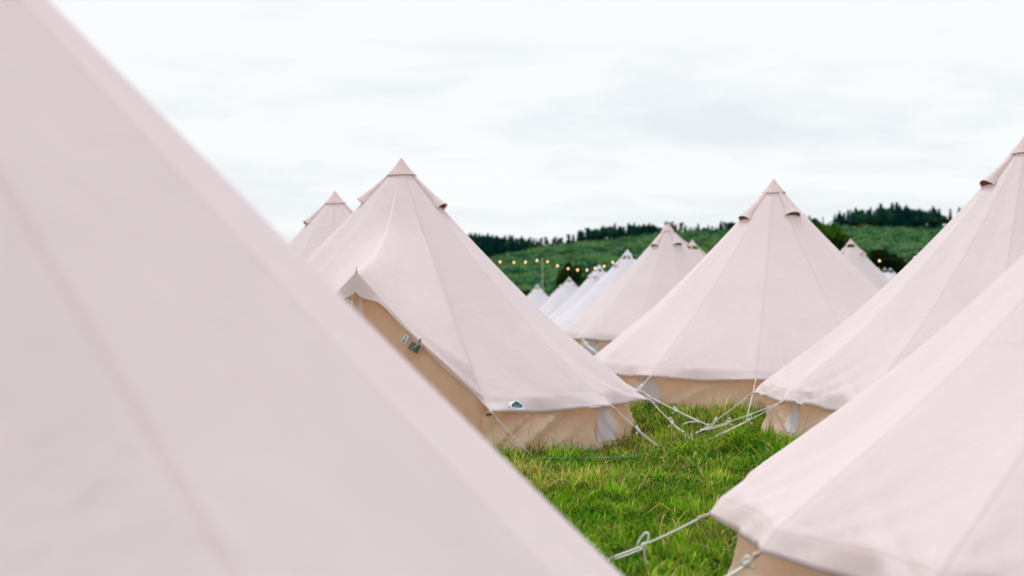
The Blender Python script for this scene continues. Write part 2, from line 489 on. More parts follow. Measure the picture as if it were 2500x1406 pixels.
        e2 = nn.cross(e1).normalized(); e1 = -e1 if e1.x < 0 else e1
        if e2.z < 0: e2 = -e2
        e1 = (tx * .86 - Vector((0, 0, .50))).normalized(); e2 = (tx * .50 + Vector((0, 0, .86))).normalized()
        mb = MB(); mb.box(lb, e1 * .026, nn * .0012, e2 * .044)
        cl = mb.build('care_label', M['white'], dr, False)
        mb = MB()
        for k in range(5): mb.box(lb - e2 * .026 + e1 * (-.012 + k * .006) + nn * .0025, e1 * .0018, nn * .0004, e2 * .008)
        mb.box(lb + e2 * .024 - e1 * .004 + nn * .0025, e1 * .006, nn * .0004, e2 * .004)
        for k in range(3): mb.box(lb + e2 * (.008 - k * .007) + nn * .0025, e1 * (.013 - .002 * k), nn * .0004, e2 * .0010)
        mb.build('print', M['greyink'], cl, False)
        bell_tent.batt = (tl(c0 + nn * (DP + .0) + ax * (.455 * q_lat + .015) + Vector((0, 0, DZ + (zw - DZ) * .455 - .155))), nn, e1, e2)
    # guy ropes
    def corner(az):
        phi = radians(az)
        return roof(phi, 2.0)
    def rope(p0, peg, knot=None, double=.02, tail=0, single_after=False):
        p0, peg = Vector(p0), Vector(peg); out = Vector((p0.x - cx, p0.y - cy, 0)).normalized()
        mb = MB(); a = p0 - out * .03 + Vector((0, 0, .012)); dr_ = (peg - p0).normalized()
        b = p0 + dr_ * .07
        mb.tube([a, p0 + dr_ * .02, b], .009, 6); mb.ball(b, .013, 1, 1, 1)
        sid = dr_.cross(Vector((0, 0, 1))).normalized(); ls_ = 1.25 if tail > .2 else R.uniform(.3, 1.1)
        gr = None
        mb2 = MB()
        if knot is None:
            mb2.tube(slack(b, peg, .01), rope_r, 6)
        else:
            kp = b.lerp(peg, knot) - Vector((0, 0, .012))
            mb2.tube(slack(b, kp, .006), rope_r, 6)
            mb2.tube(slack(kp + sid * double, peg, .0, 4), rope_r, 6)
            mb2.tube(slack(kp - sid * double * .6 - Vector((0, 0, double)), peg, .01, 4), rope_r, 6)
        mb2.ball(peg, .014)
        gr = mb2.build('guy_rope', M['rope'], root)
        mb.build('strap', M['strap'], gr)
        if knot is not None:
            ms = MB(); ms.ball(kp, .016, 1.2, 1.0, .9, 8); ms.ball(kp + dr_ * .02 - Vector((0, 0, .006)), .014, 1, 1.1, 1, 8)
            up = Vector((0, 0, 1))
            lp = [kp + dr_ * (-.01 + .09 * sin(q)) * 1 + up * (.06 * (1 - cos(2 * q)) * .5) + sid * .02 * sin(2 * q) for q in [k * pi / 8 for k in range(9)]]
            lp = [kp + up * (.004 + .045 * ls_ * sin(q)) + dr_ * (.045 * sin(q * .9) - .03 * (1 - cos(q))) * (-ls_) + sid * (.016 * cos(q)) for q in [k * pi / 8 for k in range(9)]]
            ms.tube(lp, rope_r * 1.05, 5)
            if tail:
                tt_ = [kp + sid * .006 * k - up * (abs(tail) * .8 * (k / 6) ** .8) + dr_ * .02 * sin(k) * .6 for k in range(7)]
                ms.tube(tt_, rope_r, 5)
            ms.build('slider', M['rope'], gr)
        if d < 17:
            pgm = MB(); dn = Vector((dr_.x * .12, dr_.y * .12, -1)).normalized()
            pgm.tube([peg + Vector((0, 0, .025)) , peg + dn * .12], .004, 5)
            pgm.build('peg', M['steel'], gr)
    for rp in ropes:
        az, X1, Y1, kn, dbl, tl_ = rp
        rope(corner(az), on_ground(X1, Y1), kn, dbl, tl_)
    for az in auto:
        c_ = corner(az); out = Vector((c_.x - cx, c_.y - cy, 0)).normalized()
        pg = c_ + out * 1.05; pg.z = gz(pg.x, pg.y) + .03
        rope(c_, pg, .5, .02, .06)
    root['_'] = 0; del root['_']
    return root, roof, wallp, can, wl

def text(s, pos, size, tx, nn, mat, name, parent):
    cu = bpy.data.curves.new(name, 'FONT'); cu.body = s; cu.size = size; cu.align_x = 'CENTER'; cu.align_y = 'CENTER'; cu.extrude = .0005
    tmp = bpy.data.objects.new('tmp_text', cu); C.objects.link(tmp)
    dg = bpy.context.evaluated_depsgraph_get(); me0 = tmp.evaluated_get(dg).to_mesh()
    up = nn.cross(tx); up = up if up.z > 0 else -up
    V = [Vector(pos) + tx * v.co.x + up * v.co.y + nn * v.co.z for v in me0.vertices]
    Fc = [tuple(p.vertices) for p in me0.polygons]
    tmp.evaluated_get(dg).to_mesh_clear(); bpy.data.objects.remove(tmp); bpy.data.curves.remove(cu)
    return obj(name, V, Fc, mat, parent, False)

# --- the tents near the camera
NEAR = 'bell tents pitched in the meadow'
tM = bell_tent('open-fronted cream bell tent with an A shaped door awning, in sharp focus', 980, 390, 15.6, H=2.98, ground=-.02,
          corners=[22, 54, 78, 101, 127, 152, 177, 202, 227, 252, 277, 301, -35], hoods=(-82, 72, -178), Rc=2.72, door=-6.5, tilt=-.022,
          windows=[(61, .25, .26, .92, 1)], sub=14, rows=60, wrink=1.05, fold=1.5,
          ropes=[(22, 1306, 1119, None, 0, 0), (54, 1627, 1103, .40, .018, .07), (78, 1668, 1054, .60, .014, .08), (101, 1728, 1037, .5, .004, .06)], auto=(-35,), seed=3)
tC = bell_tent('cream bell tent standing upright behind the white guy ropes, long wall facing the camera', 1889, 440, 18.9, phase=-15, ground=.10, H=2.88, ze=.40, Rw=2.40, Rc=2.56, fold=.6,
          hoods=(-65, 25, 115, -155), windows=[(-50, .26, .15, .85, -1)], sub=14, rows=56, wrink=.6, seed=9,
          ropes=[(-45, 1490, 1010, .16, .015, 0), (-15, 1822, 1026, None, 0, 0)], auto=(45, 75), )
tD = bell_tent('cream bell tent at the right edge with white window, its apex out of view', 2505, 335, 14.2, n=16, phase=-95, ground=.08, Rw=2.55, Rc=2.70, ze=.42,
          hoods=(-80, 10, 100), windows=[(-75, .15, .28, .88, 0)], sub=14, rows=56, wrink=1.7, seed=5, sag=.085, slope=1.2,
          ropes=[(-95, 1701, 1056, .62, .03, .03), (-72.5, 1704, 1084, .35, .004, .06), (-72.5, 1712, 1050, .62, .02, .05)], auto=(-27.5,), )
tF = bell_tent('large cream bell tent filling the lower right corner, one rope stretching left', 3068, 48, 6.85, sag=.08, slope=1.2, n=16, phase=-96.5, ground=-.03, H=2.92,
          hoods=(-60, 60, 180), sub=16, rows=70, seed=12, wrink=.8, rope_r=.006, fold=.4,
          ropes=[(-96.5, 1452, 1376, .50, .022, .24), (-74, 1690, 1452, .12, .012, .03)])
tG = bell_tent('very close blurred bell tent filling the left side of the view', -778, -925, 3.3, n=15, phase=76, facet=.95, ground=0.0, H=3.14, Rw=2.53, Rc=2.68, sag=.012, slope=1.0,
          hoods=(-30, -120, 150), sub=16, rows=60, seed=14, wrink=.5)
tL = bell_tent('cream bell tent whose peak shows behind the left shoulder of the door tent', 818, 472, 21.5, phase=5, hoods=(-72, 80, 180), sub=6, rows=30, seed=21, wrink=.6)
tE = bell_tent('pale bell tent mid distance, brown wall glimpsed through the gap under its hem', 1630, 548, 33, phase=-22, ze=.40, hoods=(-48, 25, 95, 180), sub=6, rows=26, seed=23,
          wrink=.6, windows=[(-50, .25, .1, .9, 0)], ropes=[(-52, 1422, 872, None, 0, 0), (-52, 1500, 893, .15, .06, 0)], rope_r=.009)
far = [('bell tent just left of the white mid distance tent, partly behind it', 1532, 612, 42, (-60, 30, 180)),
       ('bell tent peak poking out right behind the white mid distance tent', 1690, 588, 43, (70, 180)),
       ('far bell tent with two small vents and a lamp touching its peak', 1463, 647, 58, (-70, -25, 40)),
       ('far bell tent in front of the dark green tree', 1390, 677, 88, (-60, 40)),
       ('tiny bell tent peak hugging the left side of a bigger one', 1369, 695, 104, (-60, 40)),
       ('small bell tent in front of the lamp pole, leftmost of the far row', 1312, 695, 96, (-60, 60)),
       ('bell tent peak with drooping vent before the big dark trees', 2077, 585, 48, (-60, 38, 80))]
for q, (lb, X, Y, d, hd) in enumerate(far):
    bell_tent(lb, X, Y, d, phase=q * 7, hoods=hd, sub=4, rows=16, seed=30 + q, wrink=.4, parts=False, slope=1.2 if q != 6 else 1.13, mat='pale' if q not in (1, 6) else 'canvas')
tiny = [('tiny bell tent peak before dark trees, left of three in a line', 2144, 654, 118), ('tiny bell tent peak before dark trees, middle of three in a line', 2160, 654, 128),
        ('tiny bell tent peak before dark trees, right of three in a line', 2174, 655, 122)]
for q, (lb, X, Y, d) in enumerate(tiny):
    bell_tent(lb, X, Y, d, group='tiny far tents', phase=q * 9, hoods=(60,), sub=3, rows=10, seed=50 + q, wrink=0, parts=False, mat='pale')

# patch with the mountain logo on the hem of the door tent
def hem_patch():
    root, roof, wallp, can, wl = tM
    out = []
    def pp(u, v, off=.004):
        phi = radians(28.0 + 4.6 * u); t = 1.22 + .62 * (1 - v)
        p = roof(phi, t); return p + Vector((sin(phi), -cos(phi), .5)).normalized() * off
    mb = MB(); mb.grid(lambda u, v: pp(u, v), 8, 6)
    pa = mb.build('logo_patch', M['white'], can)
    mb = MB()
    mb.grid(lambda u, v: pp(.5 + (u - .5) * .70 * (1 - v), .58 + .36 * v, .009), 6, 5)
    mb.grid(lambda u, v: pp(.14 + .72 * u, .30 + .27 * v, .009), 8, 4)
    lo = mb.build('mountain_logo', M['ink'], pa, False)
    p0 = pp(.5, .43, .014); p1 = pp(.9, .43, .014); tx = (p1 - p0).normalized(); nn = Vector((sin(radians(30)), -cos(radians(30)), .3)).normalized()
    text('BOUTI', p0, .030, tx, nn, M['white'], 'lettering', pa)
hem_patch()

# toggles and small loops on the walls
def small_bits():
    root, roof, wallp, can, wl = tM
    p = wallp(radians(23.5), .80, .015)
    mb = MB(); mb.tube([p + Vector((-.03, 0, 0)), p + Vector((.02, -.01, .004))], .009, 6); mb.build('toggle', M['toggle'], wl)
    root, roof, wallp, can, wl = tC
    for az in (-42, -10):
        p = wallp(radians(az), .88, .02); mb = MB(); mb.tube([p, p + Vector((.04, -.02, .02))], .010, 6); mb.build('toggle', M['toggle'], wl)
    root, roof, wallp, can, wl = tF
    p = wallp(radians(-66), .80, .015); mb = MB(); mb.ball(p, .011); mb.build('toggle', M['toggle'], wl)
small_bits()

# battery box hanging in the doorway
bp, nn, e1, e2 = bell_tent.batt
bt = empty('battery_box', bp, 'clear box of green batteries hanging by a brown strap in the tent doorway', 'battery box')
mb = MB(); mb.box(bp + nn * .02, e1 * .062, nn * .018, e2 * .045); mb.build('case', M['clear'], bt, False)
for k in range(3):
    mb = MB(); c_ = bp + nn * .038 + e2 * (-.028 + .028 * k); mb.tube([c_ - e1 * .05, c_ + e1 * .05], .012, 8); mb.build('battery', M['cells'], bt)
mb = MB(); mb.tube([bp + nn * .05 - e2 * .035 - e1 * .012, bp + nn * .052 + e2 * .0, bp + nn * .045 + e2 * .04 + e1 * .012], .004, 5); mb.build('wire', M['strap'], bt)
mb = MB(); mb.grid(lambda u, v: bp + nn * .03 + e1 * (.012 + (u - .5) * .018) + e2 * (.035 + .06 * v), 2, 2); mb.build('hanging_strap', M['orange'], bt)

# loose bits of white cord in the grass
def loose(pts, label):
    mb = MB(); mb.tube(pts, .0065, 6)
    tag(mb.build('loose_cord', M['rope']), label, 'cord', 'loose cord ends in the grass')
g1 = on_ground(1700, 1084)
loose([g1 + Vector(v) for v in ((.0, 0, .05), (-.02, .0, .015), (-.05, 0, .10), (-.055, .01, .14), (-.04, 0, .03), (-.07, 0, .06), (-.11, 0, .11), (-.115, 0, .02))], 'white knotted cord end sticking up at the peg nearest the camera')
g2 = on_ground(1690, 1040)
loose([g2 + Vector(v) for v in ((-.1, 0, .02), (-.04, .02, .04), (.05, 0, .05), (.07, 0, .03))], 'short white cord end lying between the crossing guy ropes')
# marking twine low in the grass
for (xa, ya, xb, yb, lb) in ((1318, 1116, 1560, 1112, 'turquoise marking twine lying in the grass before the door tent'), (1715, 1334, 1838, 1340, 'turquoise marking twine in the grass beside the lower right tent')):
    a = on_ground(xa, ya, .10); b = on_ground(xb, yb, .10)
    mb = MB(); mb.tube(slack(a, b, .01), .0022, 5); tag(mb.build('marking_twine', M['twine']), lb, 'twine')

# ------------------------------------------------------------------ festoon lights
def festoon(pts, d, label, cable_pts):
    root = empty('string_lights', at(pts[0][0], pts[0][1], d), label, 'string lights')
    mb = MB(); mb.tube([at(x, y - 3, d) for x, y in cable_pts], .012, 4); mb.build('cable', M['cable'], root)
    for (x, y) in pts:
        c_ = at(x, y, d); mb = MB(); mb.ball(c_, .054, 1, 1, 1.1, 10); b = mb.build('bulb', M['bulb'], root)
        mb = MB(); mb.tube([c_ + Vector((0, 0, .07)), c_ + Vector((0, 0, .15))], .03, 6); mb.build('socket', M['socket'], b)
B1 = [(1221, 639), (1254.5, 640.6), (1283, 640), (1311, 636), (1337, 639), (1361, 649), (1387, 656), (1410, 659), (1433, 659), (1453, 655), (1475, 650), (1495.5, 640.6)]
festoon(B1, 106, 'string of warm bulbs sagging between poles over the far tents', [(1150, 628), (1190, 635)] + B1[:4] + [(1324, 632)] + B1[4:] + [(1499, 636)])
B2 = [(2147, 637), (2233, 629), (2325, 612)]
festoon(B2, 100, 'string of warm bulbs in front of the dark trees at right', [(2095, 622)] + B2 + [(2310, 598)])
for (X, Yt, d, lb) in ((1324, 630, 107, 'tall thin grey pole holding the bulbs, behind the leftmost far tent'), (1498, 634, 107, 'thin pole tip at the right end of the bulb string')):
    p = at(X, Yt, d); g = gz(p.x, p.y); r = empty('lamp_pole', (p.x, p.y, g), lb, 'pole', 'festoon poles')
    mb = MB(); mb.tube([(p.x + .06, p.y, g - .3), p], .06, 8, .045); mb.build('post', M['wood'], r)
    mb = MB(); mb.tube([(p.x, p.y - .05, p.z - .15), (p.x, p.y - .25, p.z - .12)], .02, 6); mb.build('hook', M['steel'], r)

# ------------------------------------------------------------------ ground and hill
def interp(T, x):
    if x <= T[0][0]: return T[0][1]
    for (a, b), (c_, e) in zip(T, T[1:]):
        if x <= c_: return b + (e - b) * (x - a) / (c_ - a)
    return T[-1][1]
ys = [-14 + 1.0 * k for k in range(16)] + [2 + .35 * k for k in range(66)]
while ys[-1] < 175: ys.append(ys[-1] * 1.045)
xs = sorted([s * v for s in (-1, 1) for v in [.2 + .4 * k for k in range(30)]] + [s * 12.2 * 1.13 ** k for s in (-1, 1) for k in range(1, 24)])
V = []
for y in ys:
    for x in xs:
        V.append((x, y, gz(x, y) + .02 * mnoise.noise(Vector((x * 1.1, y * 1.1, 0)))))
w = len(xs); Fc = [(j * w + i, j * w + i + 1, (j + 1) * w + i + 1, (j + 1) * w + i) for j in range(len(ys) - 1) for i in range(w - 1)]
tag(obj('ground', V, Fc, M['ground']), 'grassy campsite meadow', None, None, 'structure')

CREST = [(-2500, 640), (0, 636), (600, 632), (1100, 634), (1200, 630), (1310, 612), (1400, 600), (1500, 590), (1600, 578), (1700, 570), (1800, 566), (1950, 560), (2050, 557), (2250, 559), (2350, 564), (2500, 575), (3200, 600), (5200, 640)]
DC = 700.0
def hill_z(X, d):
    zc = CAMZ + (HY - interp(CREST, X)) / F * DC
    if d <= DC:
        f = max(0, (d - 165) / (DC - 165)); z = -1.5 + (zc + 1.5) * (f ** 1.12)
        x = (X - CX) / F * d
        return z + 1.3 * mnoise.noise(Vector((x * .012, d * .012, 3))) * smooth(0, .3, f) * (1 - smooth(.85, 1, f))
    return zc - (zc + 70) * smooth(DC, 2600, d)
hx = list(range(-3200, 5801, 75)); hd = [165 + 16 * k for k in range(34)] + [700, 716, 760, 850, 1000, 1300, 1800, 2600, 4500]
hd = sorted(set(hd))
V = [((X - CX) / F * d, d, hill_z(X, d)) for d in hd for X in hx]; w = len(hx)
Fc = [(j * w + i, j * w + i + 1, (j + 1) * w + i + 1, (j + 1) * w + i) for j in range(len(hd) - 1) for i in range(w - 1)]
tag(obj('hill', V, Fc, M['hill']), 'long green hillside rising to a wooded crest', None, None, 'structure')

# ------------------------------------------------------------------ leaf clouds
def leaf_mesh(name, centers, size, cols, mat, flat=.0, seed=0):
    """one small bent quad per centre"""
    r = np.random.default_rng(seed); n = len(centers)
    a = r.normal(size=(n, 3)); a /= np.linalg.norm(a, axis=1)[:, None]
    b = r.normal(size=(n, 3)); b -= (b * a).sum(1)[:, None] * a; b /= np.linalg.norm(b, axis=1)[:, None]
    s = (np.asarray(size) * r.uniform(.6, 1.4, n))[:, None]
    c = np.asarray(centers)
    V = np.stack([c - a * s - b * s * .45, c + a * s * .2 - b * s * .7, c + a * s + b * s * .3, c - a * s * .1 + b * s * .75], 1).reshape(-1, 3)
    me = bpy.data.meshes.new(name)
    me.vertices.add(4 * n); me.vertices.foreach_set('co', V.astype(np.float32).ravel())
    me.loops.add(4 * n); me.loops.foreach_set('vertex_index', np.arange(4 * n, dtype=np.int32))
    me.polygons.add(n); me.polygons.foreach_set('loop_start', np.arange(0, 4 * n, 4, dtype=np.int32))
    me.update(calc_edges=True); me.validate()
    ca = me.color_attributes.new('col', 'FLOAT_COLOR', 'POINT')
    cc = np.ones((4 * n, 4), np.float32); cc[:, :3] = np.repeat(np.asarray(cols), 4, 0); ca.data.foreach_set('color', cc.ravel())
    me.materials.append(mat); return me

def crown_mesh(kind, seed, col, H=10.0):
    r = np.random.default_rng(seed); pts = []; cols = []
    base = np.array(col)
    if kind == 'conifer':
        z0 = r.uniform(.08, .25) * H; n = 60
        for k in range(n):
            f = k / n; z = z0 + (H - z0) * f
            rad = (1.75 * (1 - f) ** .75 + .10) * r.uniform(.65, 1.15)
            m = int(16 * (1 - f) + 5); ang = r.uniform(0, 2 * pi, m); rr = rad * r.uniform(.2, 1, m) ** .6
            pts.append(np.stack([rr * np.cos(ang), rr * np.sin(ang), z - rr * .25 + r.normal(0, .12, m)], 1)); cols.append(np.repeat(base[None] * r.uniform(.75, 1.25), m, 0))
        size = .55
    elif kind == 'pine':
        cl = [(r.normal(0, .9), r.normal(0, .9), r.uniform(.38, .97) * H) for _ in range(15)]
        for c_ in cl:
            rad = r.uniform(.6, 1.25); m = 42
            q = r.normal(size=(m, 3)); q /= np.linalg.norm(q, axis=1)[:, None]
            pts.append(np.array(c_) + q * rad * np.array([1, 1, .55]) * r.uniform(.6, 1, (m, 1))); cols.append(np.repeat(base[None] * r.uniform(.7, 1.35), m, 0))
        size = .45
    else:
        ncl = 34
        for _ in range(ncl):
            dcl = r.normal(size=3); dcl /= np.linalg.norm(dcl); dcl[2] = abs(dcl[2]) * 1.1 - .35
            c_ = np.array([0, 0, H * .55]) + dcl * np.array([H * .30, H * .30, H * .38]) * r.uniform(.4, 1)
            rad = r.uniform(.09, .16) * H; m = 95
            q = r.normal(size=(m, 3)); q /= np.linalg.norm(q, axis=1)[:, None]
            pts.append(c_ + q * rad * r.uniform(.5, 1, (m, 1)) * np.array([1, 1, .8])); cols.append(np.repeat(base[None] * r.uniform(.65, 1.45), m, 0))
        size = .042 * H
    P = np.concatenate(pts); Cc = np.concatenate(cols) * r.uniform(.8, 1.2, (len(P), 1))
    return leaf_mesh('crown', P, size, Cc, M['leaf'], seed=seed)
def trunk_mesh(H, r0, bare=False, seed=0):
    mb = MB(); R = random.Random(seed)
    mb.tube([(0, 0, -.8), (R.uniform(-.1, .1), 0, H * .4), (R.uniform(-.15, .15), R.uniform(-.15, .15), H * .93)], r0, 7, r0 * .25)
    for k in range(5):
        a = R.uniform(0, 6.3); z = H * R.uniform(.4, .8); l = H * .16
        mb.tube([(0, 0, z), (cos(a) * l * .6, sin(a) * l * .6, z + l * .5), (cos(a) * l, sin(a) * l, z + l * .6)], r0 * .4, 5, r0 * .12)
    return mesh('trunk', mb.V, mb.F, M['bark'])
CONI = [(crown_mesh('conifer', 100 + k, (.010, .070, .078)), trunk_mesh(10, .16, seed=k)) for k in range(5)]
PINE = [(crown_mesh('pine', 120 + k, (.020, .085, .080)), trunk_mesh(10, .26, seed=9 + k)) for k in range(5)]
BROA = [(crown_mesh('broad', 140 + k, (.028, .105, .075)), trunk_mesh(10, .2, seed=19 + k)) for k in range(4)]
def tree(variant, loc, h, wsc, label, cat, group, name='pine_tree', rz=None):
    r = empty(name, loc, label, cat, group)
    r.scale = (h / 10 * wsc, h / 10 * wsc, h / 10); r.rotation_euler = (0, 0, random.uniform(0, 6.28) if rz is None else rz)
    for nm, me in (('crown', variant[0]), ('trunk', variant[1])):
        o = bpy.data.objects.new(nm, me); C.objects.link(o); o.parent = r
    return r
def band(X0, X1, step, tops, kinds, label, group, ds=(DC - 12, DC + 10), wsc=(.9, 1.25), jit=.35, jt=5):
    X = X0
    while X < X1:
        d = random.uniform(*ds); Xj = X + random.uniform(-1, 1) * jit * step
        gzv = hill_z(Xj, d) - .3; top = CAMZ + (HY - (interp(tops, Xj) + random.uniform(-jt, jt))) / F * d
        h = max(3.5, top - gzv); k = random.choice(kinds)
        v = random.choice({'c': CONI, 'p': PINE, 'b': BROA}[k])
        tree(v, ((Xj - CX) / F * d, d, gzv), h, random.uniform(*wsc) * (.85 if k != 'b' else 1.0), label, 'tree', group, 'broadleaf_tree' if k == 'b' else 'pine_tree')
        X += step
T1 = [(600, 612), (760, 600), (1000, 580), (1140, 573), (1240, 578), (1310, 584), (1400, 572), (1430, 561), (1500, 550), (1560, 549), (1640, 548), (1700, 549), (1800, 546), (1880, 540), (1930, 532), (1985, 528), (2012, 542)]
g = 'dark conifers on the left end of the crest'
band(1120, 1310, 7, T1, 'cccp', 'dark conifer packed in the dense left end of the crest wood', g)
band(1130, 1290, 12, T1, 'ccb', 'dark conifer packed in the dense left end of the crest wood', g, ds=(640, 670))
band(1312, 1412, 9, T1, 'ppp', 'thin pine with light showing between bare trunks, on the crest gap', 'thin pines on the crest', wsc=(.8, 1.05))
band(1306, 1420, 13, [(1300, 603), (1420, 590)], 'b', 'low broadleaf undergrowth between the bare trunks of the crest gap', 'undergrowth on the crest', ds=(690, 699), jt=4)
band(1412, 1600, 7, T1, 'cbcp', 'dark tree in the middle stretch of the crest wood', 'trees in the middle of the crest')
band(1420, 1590, 14, T1, 'bc', 'dark tree in the middle stretch of the crest wood', 'trees in the middle of the crest', ds=(672, 690))
band(1420, 1600, 16, [(1400, 588), (1600, 566)], 'b', 'low broadleaf tree filling the foot of the middle crest wood', 'understorey of the middle crest', ds=(690, 699), jt=4)
band(1603, 1830, 8, T1, 'ccpb', 'slim spaced tree on the crest right of the white tent', 'slim spaced trees on the crest', jt=9)
band(1930, 2016, 8, T1, 'cb', 'dark tree on the crest just right of the upright tent peak', 'trees beside the upright tent', )
T2 = [(2036, 530), (2060, 518), (2120, 509), (2190, 504), (2260, 507), (2288, 513), (2306, 530)]
g = 'dark dense clump on the right crest'
band(2036, 2306, 8, T2, 'cccb', 'dark conifer in the dense right hand clump of the crest', g, jt=8)
band(2050, 2300, 14, [(a, b + 6) for a, b in T2], 'cbc', 'dark conifer in the dense right hand clump of the crest', g, ds=(672, 690))
for (X, Y, lb) in ((2320, 512, 'lone slim conifer just right of the dense clump'), (2342, 508, 'outermost lone conifer beside the right tent roof')):
    d = DC; z = hill_z(X, d) - .3
    tree(CONI[0], ((X - CX) / F * d, d, z), CAMZ + (HY - Y) / F * d - z, .72, lb, 'tree', 'lone conifers on the crest')
band(2360, 2560, 16, [(2350, 545), (2600, 560)], 'cb', 'crest tree hidden mostly by the right tent', 'trees past the right tent')
band(690, 790, 16, [(600, 608), (800, 602)], 'cp', 'distant dark tree low on the crest at far left', 'low trees at far left')
# scrub on the slope
cent, cols = [], []
r = np.random.default_rng(5)
for k in range(6100):
    d = 170 + (DC - 180) * r.random() ** .85; X = r.uniform(560, 2560)
    if k >= 5300: d = r.uniform(688, 704)
    x = (X - CX) / F * d; z = hill_z(X, d)
    rad = r.uniform(.7, 2.3) * (1.0 + .0006 * d); m = 40
    tone = np.array([.120, .235, .115]) if r.random() < .58 and k < 5300 else np.array([.030, .115, .080])
    if r.random() < .012: tone = np.array([.17, .16, .05])
    tone = tone * r.uniform(.75, 1.25) * (1 + .25 * mnoise.noise(Vector((x * .02, d * .02, 0))))
    q = r.normal(size=(m, 3)); q /= np.linalg.norm(q, axis=1)[:, None]; q[:, 2] = np.abs(q[:, 2])
    cent.append(np.array([x, d, z - .2]) + q * rad * np.array([1.25, 1.25, .72])); cols.append(tone * r.uniform(.85, 1.15, (m, 1)))
P = np.concatenate(cent); me = leaf_mesh('hillside_scrub', P, .55, np.concatenate(cols), M['leaf'], seed=77)
o = bpy.data.objects.new('hillside_scrub', me); C.objects.link(o); tag(o, 'green bushes and saplings covering the hillside', 'bushes', None, 'stuff')

# nearer trees and bushes behind the field
def big_tree(X, Yt, d, base_z, wsc, col, label, seed, name='broadleaf_tree', n=1):
    top = CAMZ + (HY - Yt) / F * d; h = top - base_z
    v = (crown_mesh('broad', seed, col), trunk_mesh(10, .22, seed=seed))
    x = (X - CX) / F * d
    return tree(v, (x, d, base_z), h, wsc, label, 'tree' if name != 'bush' else 'bush', 'trees and bushes at the field edge', name)
big_tree(1392, 625, 150, -1.6, .70, (.020, .055, .010), 'dark green small tree standing behind the bulb string', 201)
big_tree(1425, 665, 150, -1.6, 1.6, (.022, .055, .012), 'low dark tree behind the far tent row, right of the small tree', 202)
big_tree(1352, 703, 140, -1.7, 3.4, (.085, .13, .012), 'yellow green bush between two far tents', 203, 'bush')
big_tree(1282, 700, 140, -1.7, 1.8, (.02, .05, .018), 'dark bush beside the leftmost far tent', 204, 'bush')
big_tree(2010, 512, 130, -.5, 1.05, (.040, .105, .012), 'bright green tree leaning out behind the upright tent', 205)
big_tree(1960, 535, 138, -.5, 1.3, (.035, .095, .014), 'bright green tree hidden behind the upright tent roof', 206)
big_tree(2100, 598, 150, -1, 1.5, (.028, .075, .010), 'mid green tree behind the peak with the drooping vent', 207)
big_tree(2150, 592, 145, -1, 1.35, (.012, .026, .008), 'largest very dark tree above the tiny tents', 208)
big_tree(2208, 618, 150, -1, 1.5, (.015, .032, .010), 'dark tree touching the roof edge of the right tent', 209)
big_tree(2270, 650, 160, -1, 2.0, (.03, .07, .015), 'low green tree mostly behind the right tent', 210)
big_tree(2225, 640, 158, -1, 1.0, (.16, .14, .03), 'pale yellow bush in place of dry grass beside the right tent roof', 211, 'bush')  # bush shape stands for a patch of dry grass

